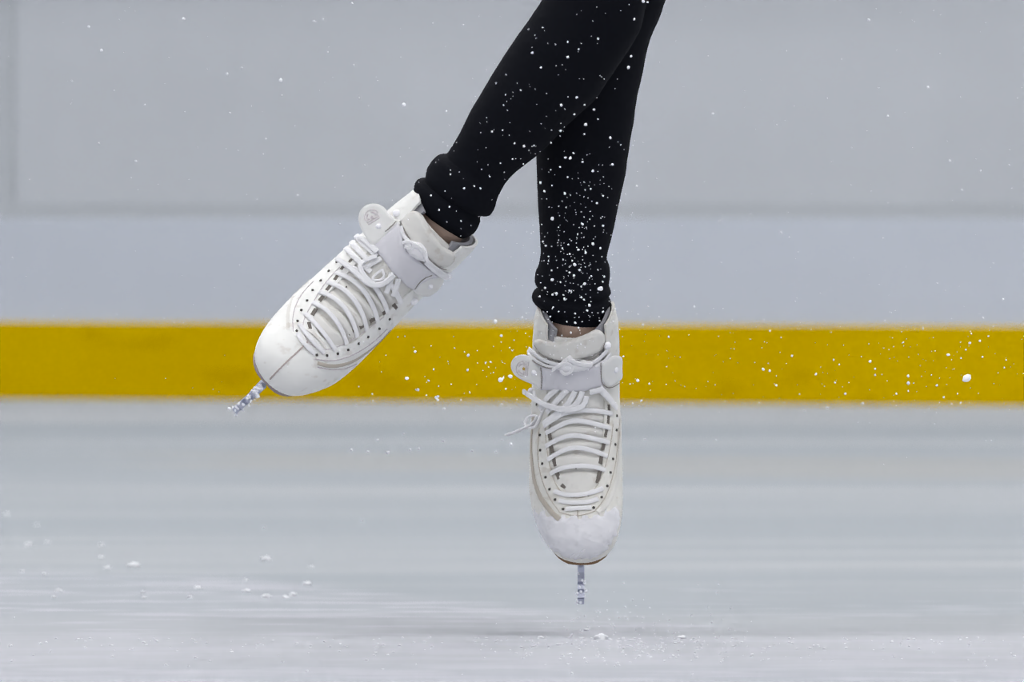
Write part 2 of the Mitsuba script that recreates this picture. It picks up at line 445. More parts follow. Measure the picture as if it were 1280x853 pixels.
    hl = manifold3d.Manifold.batch_hull([manifold3d.Manifold.sphere(0.006, 10).translate((x, y, z)) for x, y, z in
                                         [(0.0, -.02, .036), (0.0, .02, .036), (.075, -.03, .028), (.075, .03, .028), (.004, -.018, -.004), (.004, .018, -.004), (.066, -.026, -.004), (.066, .026, -.004)]])
    hm = hl.to_mesh()
    obj('heel', B.local(trimesh.Trimesh(hm.vert_properties[:, :3], hm.tri_verts)), 'm_sole', 30, key)
    yb = h * 0.0055
    # side view of the steel: runner, two stanchions
    run = Polygon([(-.012, -.050), (.0, -.0535), (.10, -.056), (.20, -.0545), (.25, -.051), (.266, -.047), (.268, -.030), (.262, -.012), (.262, -.003), (.15, -.003), (.155, -.020), (.165, -.034),
                   (.09, -.036), (.078, -.022), (.076, -.008), (.01, -.008), (.012, -.025), (.004, -.036), (-.008, -.041)])
    rm = trimesh.creation.extrude_polygon(run, 0.0042, engine='earcut')
    rot = np.array([[1, 0, 0, 0], [0, 0, -1, 0.0021 + yb], [0, 1, 0, 0], [0, 0, 0, 1.0]])
    rm.apply_transform(rot)
    plate = bevel_box(.16, .232, yb - .018, yb + .018, -.0065, -.003, 0.0012).to_mesh()
    blade = obj('blade', B.local(trimesh.util.concatenate([rm, trimesh.Trimesh(plate.vert_properties[:, :3], plate.tri_verts)])), 'm_steel', 25, key)
    labels[blade] = {'label': 'steel figure blade seen end on'}
    tooth = Polygon([(.260, -.004), (.266, -.010), (.268, -.0165), (.2715, -.019), (.2695, -.025), (.2745, -.028), (.272, -.034), (.2785, -.038), (.2755, -.043), (.2795, -.0475), (.272, -.051), (.262, -.0485), (.258, -.03)])
    tm = trimesh.creation.extrude_polygon(tooth, 0.0076, engine='earcut')
    tm.apply_transform(np.array([[1, 0, 0, 0], [0, 0, -1, 0.0038 + yb], [0, 1, 0, 0], [0, 0, 0, 1.0]]))
    pick = obj('toe_pick', B.local(tm), 'm_steel', 15, blade)
    labels[pick] = {'label': 'toothed toe pick at the tip of the blade'}
    # frozen crumbs on the pick
    lumps = []
    for k in range(frost_n):
        z = rng.uniform(-.051, -.006)
        x = np.interp(-z, [.004, .017, .034, .051], [.263, .2685, .274, .277]) + rng.normal(0, .001)
        b = trimesh.creation.icosphere(1, radius=rng.uniform(.0008, .0021))
        b.vertices *= 1 + 0.5 * (rng.random((len(b.vertices), 1)) - 0.5)
        b.apply_translation((x, yb + rng.normal(0, .003), z))
        lumps.append(b)
    frost = obj('frost', B.local(trimesh.util.concatenate(lumps)), 'm_snow', 60, blade)
    labels[frost] = {'label': 'frozen snow crumbs stuck to the toe pick', 'kind': 'stuff'}
    return boot, blade


def flat_frame(c, ex, ey):
    """lift() for a flat piece: its points are (a, b) in pixels of 1/1100 m from c along ex and ey."""
    n = np.cross(ex, ey)
    n /= np.linalg.norm(n)
    n = n if n @ FWD < 0 else -n
    return lambda p: (c + (np.asarray(p)[:, :1] * ex + np.asarray(p)[:, 1:2] * ey), np.tile(n, (len(p), 1)))


def stud(B, px, r, m, name, parent, off=0.0, flat=0.5):
    P, N = B.lift(np.array([px]))
    s = trimesh.creation.icosphere(2, radius=r)
    s.apply_scale((1, 1, flat))
    s.apply_transform(trimesh.geometry.align_vectors([0, 0, 1], N[0]))
    s.apply_translation(P[0] + N[0] * off)
    return obj(name, s, m, True, parent)


def eyelet(B, px, boot, r=0.0021):
    """A punched hole: a dark pit with a low raised rim."""
    P, N = B.lift(np.array([px]))
    pit = trimesh.creation.cylinder(r * 0.72, 0.0012, sections=14)
    rim = trimesh.creation.torus(r, 0.0004, major_sections=14, minor_sections=5)
    M4 = trimesh.geometry.align_vectors([0, 0, 1], N[0])
    M4[:3, 3] = P[0] + N[0] * 0.0003
    pit.apply_transform(M4)
    rim.apply_transform(M4)
    e = obj('eyelet', pit, 'm_dark', 30, boot)
    return e


def flap(B, anchor, outline, toward, lift_mm, key, mark_dir, marks):
    """A stiff rounded flap of the strap that stands off the boot: outline in pixels, flat, square to a line between the boot's face and the lens."""
    P, N = B.lift(np.array([anchor]))
    n = N[0] * toward[0] - FWD * toward[1]
    n /= np.linalg.norm(n)
    o = P[0] + N[0] * lift_mm

    def lift(px):
        px = np.asarray(px, float)
        d = FWD[None] + np.array([[1.0, 0, 0]]) * ((px[:, :1] - 640) / FOC) + UPV[None] * ((426.5 - px[:, 1:2]) / FOC)
        s = ((o - CAM) @ n) / (d @ n)
        return CAM + d * s[:, None], np.tile(n, (len(px), 1))
    return lift

# ------------------------------------------------------------------ the skate nearest the middle: toe pointing down, snow on its cap
RIGHT = Boot('ice_skate', 1, 42, 0, 0, 0, (727, 704), 0.06, 0.078)
labels['ice_skate'] = {'label': 'white leather ice skate with a snow covered toe pointing straight down at the ice', 'category': 'ice skate', 'group': 'ice skates on the skater'}
R_ROWS = [
    [(704, 637), (722, 636.5), (742, 635)],
    [(694, 625), (711, 629), (722, 629.5), (736, 628), (752, 622)],
    [(687, 612), (704, 618.5), (722, 620), (738, 617), (759, 608)],
    [(682, 597), (698, 588), (720, 583.5), (744, 585), (763, 591)],
    [(678, 580), (690, 572), (714, 561), (740, 564), (766, 574)],
    [(675.5, 563), (690, 554), (711, 545.5), (738, 548), (769, 556)],
    [(675, 546), (692, 537), (714, 527), (742, 530), (770, 538)],
    [(690, 522), (706, 517), (722, 513.5), (745, 514), (771, 519)],
]
boot, blade = build_boot(RIGHT, 'm_leather_aged', R_ROWS, 0.0062, 20, 'm_sole')
key = RIGHT.key
R_HOLES = [(675, 544), (675.5, 563), (678, 580), (682, 597), (687, 612), (694, 625), (704, 637), (742, 635), (752, 622), (759, 608), (763, 591), (766, 574), (769, 556), (770.5, 538), (771, 520), (671, 506)]
for p in R_HOLES:
    eyelet(RIGHT, p, boot)
for p in [(744, 530), (741, 549), (741, 564), (720, 586), (741, 586)]:
    eyelet(RIGHT, p, 'ice_skate__tongue', 0.0012)


def shade_strip(B, pts, boot, w=0.0048):  # dark band coloured as the shade between facing edge and tongue
    return obj('lace_gap_shade', B.band(pts, w, 0.0016, -0.0004, 6), 'm_gap_shade', 30, boot)


for a, b in [((685.5, 537), (687.5, 550)), ((688, 556), (690.5, 566)), ((691.5, 572), (694.5, 583)), ((695, 589), (699, 599)), ((702, 606), (707, 610)),
             ((761, 506), (761.5, 514)), ((761, 520), (760, 530)), ((758.5, 536.5), (756.5, 547)), ((755.5, 554), (753.5, 563)), ((752.5, 569), (750.5, 580)), ((750.5, 588), (746.5, 604)), ((742, 615), (734, 619))]:
    labels[shade_strip(RIGHT, [a, b], boot)] = {'label': 'dark strip painted as the shade in the gap beside the lacing edge'}


def trim(r, n=24):
    return spline(r, n)[2:-2]


def lacing(B, rows, parent, off_edge=0.0012, off_mid=0.0022, width=0.0056):
    ms = [B.band(trim(r), width, 0.0017, [off_edge, off_edge + .0006, off_mid, off_edge + .0006, off_edge]) for r in rows]
    l = obj('lace', trimesh.util.concatenate(ms), 'm_lace', 50, parent)
    labels[l] = {'label': 'flat white lace threaded across the tongue'}
    return l


lace = lacing(RIGHT, R_ROWS, key)
# slanting strands under the strap, and the bow with its loose end
strands = [[(700, 484), (688, 496), (677, 512)], [(710, 486), (699, 500), (686, 516)], [(719, 488), (709, 507), (690, 524), (682, 531)], [(727, 488), (722, 502), (703, 518), (683, 533)],
           [(746, 484), (755, 496), (766, 511)], [(735, 489), (748, 486)]]
for i, s in enumerate(strands):
    obj('strand', RIGHT.band(s, 0.0085 if i == 4 else 0.0066, 0.0022, 0.0036 + 0.0005 * i, 18), 'm_lace', 50, lace)
bow = [RIGHT.band([(664, 490), (676, 499.5), (688, 507), (702, 511), (717, 511.5), (727, 506.5), (731, 494)], 0.0066, 0.0042, 0.0085, 40)]


def loose(B, anchor, pts, lift_, width, thick, n=40):
    f = flap(B, anchor, None, (0.6, 1.0), lift_, None, None, None)
    P, N = f(spline(pts, n))
    return ribbon(P, N, width, thick)


bow.append(loose(RIGHT, (676, 515), [(682, 508), (678, 516), (673, 526), (668, 534), (661, 534.5), (656.5, 529), (660, 522.5), (667, 519.5), (672, 521)], 0.0034, 0.0030, 0.007))
bow.append(loose(RIGHT, (676, 515), [(672, 521), (667, 529), (657, 535), (645, 540), (632.5, 544.5)], 0.0030, 0.0028, 0.0105))
bow.append(loose(RIGHT, (676, 500), [(667, 489), (671, 500), (677, 507), (681, 512)], 0.0056, 0.0030, 0.0060))
b = obj('bow', trimesh.util.concatenate(bow), 'm_lace', 50, lace)
labels[b] = {'label': 'bow loop with a loose end hanging out to the side'}
# piping along the overlaid facing
pip = [obj('piping', RIGHT.band([(667, 520), (665, 540), (664, 560), (665.5, 582), (669.5, 606), (676, 622), (685, 635), (694, 645), (700, 650)], [0.0016, 0.006, 0.0068, 0.0066, 0.0066, 0.0066, 0.0066, 0.006, 0.004] and 0.0060, 0.0014, 0.0006, 40), 'm_piping', 40, boot),
       obj('piping', RIGHT.band([(775, 520), (775, 545), (774, 570), (772, 592), (768, 610), (762, 624), (755, 634), (747, 641)], 0.0062, 0.0014, 0.0006, 40), 'm_tongue', 40, boot)]
labels[pip[0]] = {'label': 'worn grey brown piping curving down the side'}
obj('stitching', trimesh.util.concatenate([RIGHT.band([(674.5, 535), (672.5, 560), (674, 584), (680, 607), (689, 626), (700, 641)], 0.0009, 0.0008, 0.0004, 30),
                                           RIGHT.band([(773, 535), (771.5, 560), (768, 586), (762, 608), (754, 626), (744, 638)], 0.0009, 0.0008, 0.0004, 30),
                                           RIGHT.band([(700, 641), (722, 645), (744, 639)], 0.0009, 0.0008, 0.0004, 20)]), 'm_piping', False, boot)
obj('stitching', RIGHT.band([(681, 530), (682.5, 550), (685, 570), (689, 590), (695, 606), (704, 617), (722, 623), (738, 617), (747, 606), (755, 588), (760, 570), (764, 550), (766, 530)], 0.0008, 0.0008, 0.0003, 60), 'm_piping', False, boot)
labels[obj('toe_seam', RIGHT.band([(722.5, 634), (722, 652), (724, 676), (726, 698)], 0.0016, 0.0010, 0.0003, 20), 'm_piping', 40, boot)] = {'label': 'short centre seam above the snow'}
# rolled top of the tongue and the elastic strap
top = closed([(667, 427), (675, 423.5), (688, 428), (704, 429), (722, 423), (738, 417), (749, 413), (756, 419), (756, 431), (748, 441), (733, 447), (720, 451), (704, 453), (690, 450), (677, 444), (669, 436)])
tp = obj('tongue_top', pad(top, RIGHT.lift, -0.004, 0.0035, 0.0070, 6), 'm_tongue', 40, 'ice_skate__tongue')
labels[tp] = {'label': 'padded cream top edge of the tongue'}
strap_out = [(678, 456), (690, 459), (704, 462), (720, 462), (738, 458), (750, 450), (751, 464), (753, 480), (744, 484), (730, 488), (714, 489), (698, 487), (679, 488), (680, 470)]
strap = obj('strap', pad(strap_out, RIGHT.lift, 0.001, 0.0030, 0.0048, 8), 'm_strap', 40, key)
labels[strap] = {'label': 'smooth pale elastic strap across the ankle'}
for pts in ([(666, 436), (676, 445), (690, 452), (704, 455.5)], [(663, 441), (672, 449), (684, 456), (697, 459)], [(738, 453), (748, 446), (756, 437)], [(742, 458), (752, 451), (760, 441)]):
    obj('strand', RIGHT.band(pts, 0.0048, 0.0026, 0.0040, 20), 'm_lace', 50, lace)
knot = obj('knot', pad([(695, 459), (702, 452), (707, 447), (713, 443), (718, 448), (729, 449), (738, 451), (739, 456), (732, 461), (722, 463), (712, 464), (706, 463)], RIGHT.lift, 0.003, 0.002, 0.0085, 7, 1.6), 'm_lace', 40, lace)
labels[knot] = {'label': 'lace knot above the strap'}
obj('knot_loop', trimesh.util.concatenate([RIGHT.band([(697, 459), (705, 453), (714, 452), (716, 459), (709, 464), (705, 459)], 0.0040, 0.003, 0.0110, 30), RIGHT.band([(713, 446), (724, 452), (736, 453)], 0.005, 0.003, 0.0110, 16)]), 'm_lace', 50, lace)
# right hand tab lying on the boot, with its rivet
tabr = closed([(757, 447), (765, 443.5), (770, 445), (772, 460), (771, 474), (765, 478), (756, 482.5), (751.5, 478), (748.5, 465), (750, 454)])
t1 = obj('tab', pad(tabr, RIGHT.lift, 0.0035, 0.0022, 0.0036, 4, 1.8), 'm_tab', 40, strap)
labels[t1] = {'label': 'rounded leather tab with a rivet lying against the boot'}
stud(RIGHT, (763.5, 461), 0.0036, 'm_pearl', 'rivet', strap, 0.0072)
# left hand flap with the round emblem
tabl = closed([(681, 487.5), (669, 482.5), (655, 476), (644, 469), (639.5, 461), (640, 452), (645, 446), (652, 443.5), (659, 445), (668, 451), (675, 457.5), (679, 466), (680.5, 477)])
fl = flap(RIGHT, (676, 472), None, (0.9, 1.0), 0.0055, None, None, None)
t2 = obj('tab', pad(tabl, fl, -0.002, 0.003, 0.0042, 4, 1.8), 'm_tab', 40, strap)
labels[t2] = {'label': 'rounded leather flap with a round emblem, sticking out to the side'}


def on_flap(f, pts, width, thick, off, n=16):
    P, N = f(spline(pts, n))
    return ribbon(P + N * off, N, width, thick)


def disc(f, px, r, thick, off):
    P, N = f(np.array([px]))
    c = trimesh.creation.cylinder(r, thick, sections=18)
    M4 = trimesh.geometry.align_vectors([0, 0, 1], N[0])
    M4[:3, 3] = P[0] + N[0] * off
    c.apply_transform(M4)
    return c


def emblem(f, c, ax, parent, gold):
    """The round emblem pressed into a flap: arcs, a straight edge and a centre dot, turned so that ax points to the flap's round end."""
    c, ax = np.array(c, float), np.array(ax, float)
    ay = np.array([-ax[1], ax[0]])
    arc = lambda r, a0, a1: [c + r * (math.cos(a) * ax + math.sin(a) * ay) for a in np.linspace(math.radians(a0), math.radians(a1), 9)]
    lines = [on_flap(f, arc(9.5, -85, 85), 0.0007, 0.0006, 0.0026), on_flap(f, arc(6.5, -70, -15), 0.0015, 0.0006, 0.0026), on_flap(f, arc(6.5, 15, 70), 0.0015, 0.0006, 0.0026),
             on_flap(f, [c - ax * 2.6 - ay * 9, c - ax * 2.6 + ay * 9], 0.0009, 0.0006, 0.0026), on_flap(f, [c - ax * 5.2 - ay * 8.6, c - ax * 5.2 + ay * 8.6], 0.0009, 0.0006, 0.0026)]
    for s in (-1, 1):
        lines.append(on_flap(f, [c + ay * s * 3.5, c + ay * s * 8], 0.0012, 0.0006, 0.0026, 6))
    e = obj('emblem', trimesh.util.concatenate(lines), 'm_mark', False, parent)
    labels[e] = {'label': 'round emblem of fine pressed lines'}
    d = obj('emblem_dot', disc(f, c, 0.0017, 0.0008, 0.0026), gold, False, parent)


emblem(fl, (656, 461), (-1.0, -0.05), t2, 'm_gold')
P, N = fl(np.array([(668.5, 466.0)]))
s = trimesh.creation.icosphere(2, radius=0.0034)
s.apply_translation(P[0] + N[0] * 0.0014)
obj('rivet', s, 'm_pearl', True, strap)
for p in [(665, 440), (757.5, 432), (666, 490)]:
    labels[stud(RIGHT, p, 0.0048, 'm_pearl', 'hook', key, 0.0022, 0.8)] = {'label': 'white lace hook stud'}
def edges(B, lists, parent, off, w=0.0011):  # thin dark lines on the leather edges, standing in for contact shade
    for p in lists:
        labels[obj('edge_shade', B.band(p, w, 0.0008, off, 24), 'm_edge_shade', False, parent)] = {'label': 'cut leather edge drawn dark in place of contact shade'}


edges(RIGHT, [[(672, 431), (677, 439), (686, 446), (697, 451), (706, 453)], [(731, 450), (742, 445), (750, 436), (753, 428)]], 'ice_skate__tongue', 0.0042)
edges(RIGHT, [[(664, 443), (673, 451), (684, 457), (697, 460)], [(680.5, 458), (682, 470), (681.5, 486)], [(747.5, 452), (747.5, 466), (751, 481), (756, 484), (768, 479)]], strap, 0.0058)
# packed snow on the toe cap
crust_out = closed([(667, 637), (673, 643), (679, 636), (686, 645), (691, 641), (697, 650), (703, 643), (710, 648), (717, 644), (724, 648), (731, 643), (738, 648), (746, 644), (752, 646), (757, 638), (763, 641), (768, 633), (773, 640), (774, 652), (771, 666), (765, 678), (754, 691), (728, 700), (708, 697), (693, 689), (680, 678), (671, 660)], 150)
rr = np.array(crust_out)
crust_out = rr + (rng.random(rr.shape) - 0.5) * 3.4
cm = pad(crust_out, RIGHT.lift, -0.001, 0.0010, 0.0026, 12, 1.5)
v = np.array(cm.vertices)
cm.vertices = v + RIGHT.R[:, 2] * (0.0016 * (meshkit.fbm(v * 130, 3, 4) - 0.5))[:, None] - FWD * (0.0036 * (meshkit.fbm(v * 60, 3, 6) - 0.45))[:, None]
c = obj('snow_crust', cm, 'm_snow_ice', 50, key)
labels[c] = {'label': 'packed snow covering the toe cap'}

# ------------------------------------------------------------------ the skate held across in front, toe to the lower left
LEFT = Boot('ice_skate_001', -1, 37, 42.3, -6, 0, (334.5, 478), -0.07, 0.040)
labels['ice_skate_001'] = {'label': 'clean white leather ice skate tilted towards the lower left with a bare toe', 'category': 'ice skate', 'group': 'ice skates on the skater'}
key = LEFT.key
LH = [(371, 414), (372, 401.6), (376.7, 388), (384, 376), (391, 363), (401, 351), (411, 339), (421, 328)]
RH = [(396, 444), (408.6, 444.6), (422, 442.4), (435, 437.5), (448, 429.7), (460, 421.4), (474, 411), (487, 399)]
AX = np.array([0.731, -0.683])
L_ROWS = []
for i, (a, b) in enumerate(zip(np.array(LH, float), np.array(RH, float))):
    arch = [-4, -3, 2, 11, 15, 16, 16, 14][i]
    L_ROWS.append([a, a * .75 + b * .25 + AX * arch * .8, (a + b) / 2 + AX * arch, a * .25 + b * .75 + AX * arch * .7, b])
boot, blade = build_boot(LEFT, 'm_leather', L_ROWS, 0.0066, 70, 'm_sole_pale')
for p in LH + RH:
    eyelet(LEFT, p, boot)
for p in [(433, 359), (420.5, 401.5)]:
    eyelet(LEFT, p, 'ice_skate_001__tongue', 0.0012)
for a, b in [((440, 324), (436, 328)), ((431, 331), (426, 337)), ((423, 343), (418, 350)), ((413, 357), (408, 363)), ((404, 370), (399, 376)), ((395, 386), (390, 394)), ((386, 403), (388, 411)),
             ((492, 381), (496, 386)), ((479, 393), (485, 388)), ((463, 402.5), (472, 396)), ((450, 410), (459, 404)), ((436, 418), (445, 412)), ((424, 425), (431, 420))]:
    labels[shade_strip(LEFT, [a, b], boot)] = {'label': 'dark strip painted as the shade in the gap beside the lacing edge'}
lace = lacing(LEFT, L_ROWS, key)
strands = [[(447, 297), (455, 306), (466, 316), (472, 322)], [(441, 305), (450, 316), (460, 326)], [(434, 313), (447, 326), (458, 336), (464, 341)], [(476, 348), (486, 354), (494, 366), (499, 378)],
           [(456, 337), (466, 331), (478, 324)], [(489, 340), (487, 352), (481, 366)], [(497, 347), (494, 358), (489, 369)], [(452, 300), (464, 308), (474, 317)]]
for i, s in enumerate(strands):
    obj('strand', LEFT.band(s, 0.0062, 0.0020, 0.0030 + 0.0004 * i, 18), 'm_lace', 50, lace)
bow = [LEFT.band([(425, 330), (440, 340), (452, 350), (463, 357), (474, 356), (485, 349), (492, 342)], 0.0064, 0.004, 0.0080, 40),
       LEFT.band([(474, 323), (462, 328), (452, 336), (455, 346), (466, 356)], 0.0058, 0.0036, 0.0085, 30), LEFT.band([(478, 338), (470, 344), (466, 350), (472, 351), (480, 344), (478, 337)], 0.003, 0.003, 0.0065, 24)]
b = obj('bow', trimesh.util.concatenate(bow), 'm_lace', 50, lace)
labels[b] = {'label': 'bow tied low against the strap'}
pip = [obj('piping', LEFT.band([(384, 347), (372, 360), (364, 376), (360, 393), (360, 412)], 0.0040, 0.0010, 0.0003, 30), 'm_tongue', 40, boot),
       obj('piping', LEFT.band([(397, 454), (410, 457.5), (425, 457), (441, 452), (457, 442), (472, 430), (488, 413)], 0.0042, 0.0010, 0.0003, 30), 'm_piping', 40, boot)]
labels[pip[1]] = {'label': 'grey piping curving along the side'}
obj('stitching', trimesh.util.concatenate([LEFT.band([(394, 449), (412, 451), (430, 448), (448, 440), (466, 428), (484, 411)], 0.0009, 0.0008, 0.0004, 30),
                                           LEFT.band([(397, 459), (412, 462), (430, 461), (446, 455)], 0.0009, 0.0008, 0.0004, 24),
                                           LEFT.band([(392, 352), (379, 366), (370, 382), (366, 400), (367, 415)], 0.0009, 0.0008, 0.0004, 30)]), 'm_mark', False, boot)
obj('stitching', LEFT.band([(425, 334), (410, 350), (398, 367), (388, 384), (380, 400), (380, 418), (390, 432), (408, 437), (428, 431), (446, 421), (463, 409), (480, 396)], 0.0008, 0.0008, 0.0003, 60), 'm_mark', False, boot)
labels[obj('toe_seam', LEFT.band([(384.5, 427.5), (372, 440), (358, 453), (346, 465), (337.5, 474)], 0.0019, 0.0012, 0.0003, 24), 'm_seam', 40, boot)] = {'label': 'brown centre seam of the toe cap'}
top = closed([(501, 279), (506, 270), (514, 264), (521, 264), (529, 272), (536, 286), (546, 300), (558, 312), (570, 321), (568, 327), (560, 333), (551, 334), (540, 330), (533, 322), (526, 312), (516, 305), (507, 296), (502, 288)])
tp = obj('tongue_top', pad(top, LEFT.lift, -0.004, 0.0035, 0.0074, 6), 'm_tongue', 40, 'ice_skate_001__tongue')
labels[tp] = {'label': 'padded cream top edge of the tongue'}
strap_out = [(499, 280), (504, 291), (505, 302), (508, 312), (518, 320), (529, 330), (540, 338), (547, 344), (536, 346), (525, 352), (517, 361), (508, 357), (498, 347), (489, 338), (478, 322), (466, 310), (480, 299), (492, 288)]
strap = obj('strap', pad(strap_out, LEFT.lift, 0.001, 0.0030, 0.0048, 8), 'm_strap', 40, key)
labels[strap] = {'label': 'smooth pale elastic strap across the ankle'}
for pts in ([(504, 284), (507, 296), (514, 303)], [(526, 316), (538, 328), (550, 337), (560, 344)], [(531, 326), (543, 337), (556, 345)]):
    obj('strand', LEFT.band(pts, 0.0048, 0.0026, 0.0042, 20), 'm_lace', 50, lace)
knot = obj('knot', pad([(506, 303), (513, 300), (520, 302), (527, 303), (533, 310), (535, 318), (530, 325), (521, 323), (513, 318), (508, 310)], LEFT.lift, 0.003, 0.002, 0.0085, 7, 1.6), 'm_lace', 40, lace)
labels[knot] = {'label': 'lace knot above the strap'}
obj('knot_loop', trimesh.util.concatenate([LEFT.band([(507, 304), (514, 302), (520, 305), (516, 309), (509, 308)], 0.0038, 0.003, 0.0105, 24), LEFT.band([(518, 304), (527, 309), (532, 320)], 0.005, 0.003, 0.0112, 16)]), 'm_lace', 50, lace)
tabr = closed([(516, 360), (520, 353), (528, 345), (538, 341.5), (548, 342.5), (554, 349), (551, 358), (543, 366), (533, 370.5), (523, 368), (517, 364)])
fr = flap(LEFT, (533, 356), None, (1.0, 0.5), 0.004, None, None, None)
t1 = obj('tab', pad(tabr, fr, -0.001, 0.0022, 0.0036, 4, 1.8), 'm_tab', 40, strap)
labels[t1] = {'label': 'oval leather tab with a rivet lying against the boot'}
P, N = fr(np.array([(537.0, 357.0)]))
s = trimesh.creation.icosphere(2, radius=0.0034)
s.apply_translation(P[0] + N[0] * 0.0016)
obj('rivet', s, 'm_pearl', True, strap)
tabl = closed([(464.5, 306), (458, 298), (451, 285), (448.5, 272), (452, 262), (460, 256), (470, 255), (478, 258), (486, 267), (494, 273.5), (500, 279), (492, 288), (480, 297)])
fl = flap(LEFT, (480, 296), None, (0.9, 1.0), 0.0055, None, None, None)
t2 = obj('tab', pad(tabl, fl, -0.002, 0.003, 0.0042, 4, 1.8), 'm_tab', 40, strap)
labels[t2] = {'label': 'rounded leather flap with a round emblem, sticking up at the side'}
emblem(fl, (466, 272.5), (-0.52, -0.854), t2, 'm_mark')
P, N = fl(np.array([(474.0, 283.5)]))
s = trimesh.creation.icosphere(2, radius=0.0034)
s.apply_translation(P[0] + N[0] * 0.0014)
obj('rivet', s, 'm_pearl', True, strap)
for p in [(497, 268), (558, 343), (516, 376), (449, 299)]:
    labels[stud(LEFT, p, 0.0046, 'm_pearl', 'hook', key, 0.0022, 0.8)] = {'label': 'white lace hook stud'}

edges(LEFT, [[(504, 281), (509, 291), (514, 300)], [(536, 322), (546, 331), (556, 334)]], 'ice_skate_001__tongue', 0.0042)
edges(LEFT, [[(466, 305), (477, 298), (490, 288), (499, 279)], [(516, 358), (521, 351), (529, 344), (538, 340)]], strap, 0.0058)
# ------------------------------------------------------------------ the skater's legs


def collar_centre(B):
    ph = np.linspace(0, 2 * np.pi, 40, endpoint=False)
    return B.world(boot_point(np.full(40, 0.97), ph, B.hand)).mean(0)


def leg_loft(left_edge, right_edge, axis, s0, s1, depth0, lean, n=150, m=72, thin=0.94):
    """A leg seen from the front, from its two measured edges; it leans towards the lens going up."""
    d = np.array(axis, float)
    d /= np.linalg.norm(d)
    q = np.array([-d[1], d[0]])
    q = q if q[0] > 0 else -q
    o = (np.array(left_edge[0]) + np.array(right_edge[0])) / 2
    ed = []
    for e in (left_edge, right_edge):
        r = np.array(e, float) - o
        s, w = r @ d, r @ q
        k = np.argsort(s)
        ed.append(PchipInterpolator(s[k], w[k]))
    s = np.linspace(s0, s1, n)
    a, b = ed[0](s), ed[1](s)
    rows = []
    ang = np.arange(m) * 2 * np.pi / m
    for k in range(n):
        px = o + d * s[k] + q * (a[k] + b[k]) / 2
        dep = depth0 - s[k] / 1100 * math.tan(lean)
        C = at(px[0], px[1], dep)
        sc = (dep - CAM[1]) / FOC
        hw = (b[k] - a[k]) / 2 * sc
        e1 = np.array([q[0], 0, -q[1]])
        axis3 = np.array([d[0] * math.cos(lean), -math.sin(lean), -d[1] * math.cos(lean)])
        e2 = np.cross(axis3, e1)
        rows.append(C + hw * (np.cos(ang)[:, None] * e1 + thin * np.sin(ang)[:, None] * e2))
    return np.array(rows)


def tube_solid(rows):
    v, f = sheet(rows, True)
    n, m = rows.shape[:2]
    v = np.vstack([v, rows[0].mean(0), rows[-1].mean(0)])
    j = np.arange(m)
    f = np.vstack([f, np.stack([np.full(m, n * m), (j + 1) % m, j], 1), np.stack([np.full(m, n * m + 1), (n - 1) * m + j, (n - 1) * m + (j + 1) % m], 1)])
    t = trimesh.Trimesh(v, f, process=False)
    if t.volume < 0:
        t.invert()
    return t


def manifold(t):
    return manifold3d.Manifold(manifold3d.Mesh(np.asarray(t.vertices, np.float32), np.asarray(t.faces, np.uint32)))


R_L = [(676.5, 400), (675.5, 388), (674, 383), (668, 378), (664.5, 371), (666, 365), (669.5, 361), (668.5, 350), (669.5, 341), (673, 333), (675, 322), (675, 300), (672, 250), (670.5, 197), (671, 130), (676, 63), (692, 0), (704, -60), (715, -110)]
R_R = [(760.5, 398), (762.5, 386), (764, 378), (765.5, 370), (763, 362), (761, 357), (762.5, 346), (761.5, 333), (758.5, 323), (760, 315), (764, 300), (769, 278), (781, 218), (793.6, 140), (809, 63), (832, 0), (850, -60), (860, -110)]
L_L = [(531, 264), (523, 256), (518, 248), (517.5, 236), (520, 227), (526, 221), (530, 219.5), (532, 217), (534, 210), (540, 201), (547, 194), (553, 192.5), (558, 192.5), (564, 183), (570, 174), (593, 130), (635, 63), (677.5, 0), (708, -50), (752, -130)]
L_R = [(570, 299), (583, 297), (595, 289), (600, 279), (600, 273), (603, 271.5), (612, 270.5), (617, 262), (622, 246), (630, 232), (641, 219), (655, 207), (670.5, 195), (711, 155), (746, 121), (774, 81), (799, 39), (809, 0), (822, -50), (850, -100)]
cR, cL = collar_centre(RIGHT), collar_centre(LEFT)
rr = leg_loft(R_L, R_R, (0.12, -1), 2, 490, cR[1] + 0.004, math.radians(16))
ll = leg_loft(L_L, L_R, (0.540, -0.841), 2, 455, cL[1] - 0.002, math.radians(12))


def crease_rings(rows, at_s, depth_mm):
    """Narrow grooves where the cuff is folded."""
    c = rows.mean(1, keepdims=True)
    k = np.arange(len(rows))[:, None, None] / len(rows)
    g = sum(d * np.exp(-((k - a) / 0.007) ** 2) for a, d in zip(at_s, depth_mm))
    return c + (rows - c) * (1 - g)


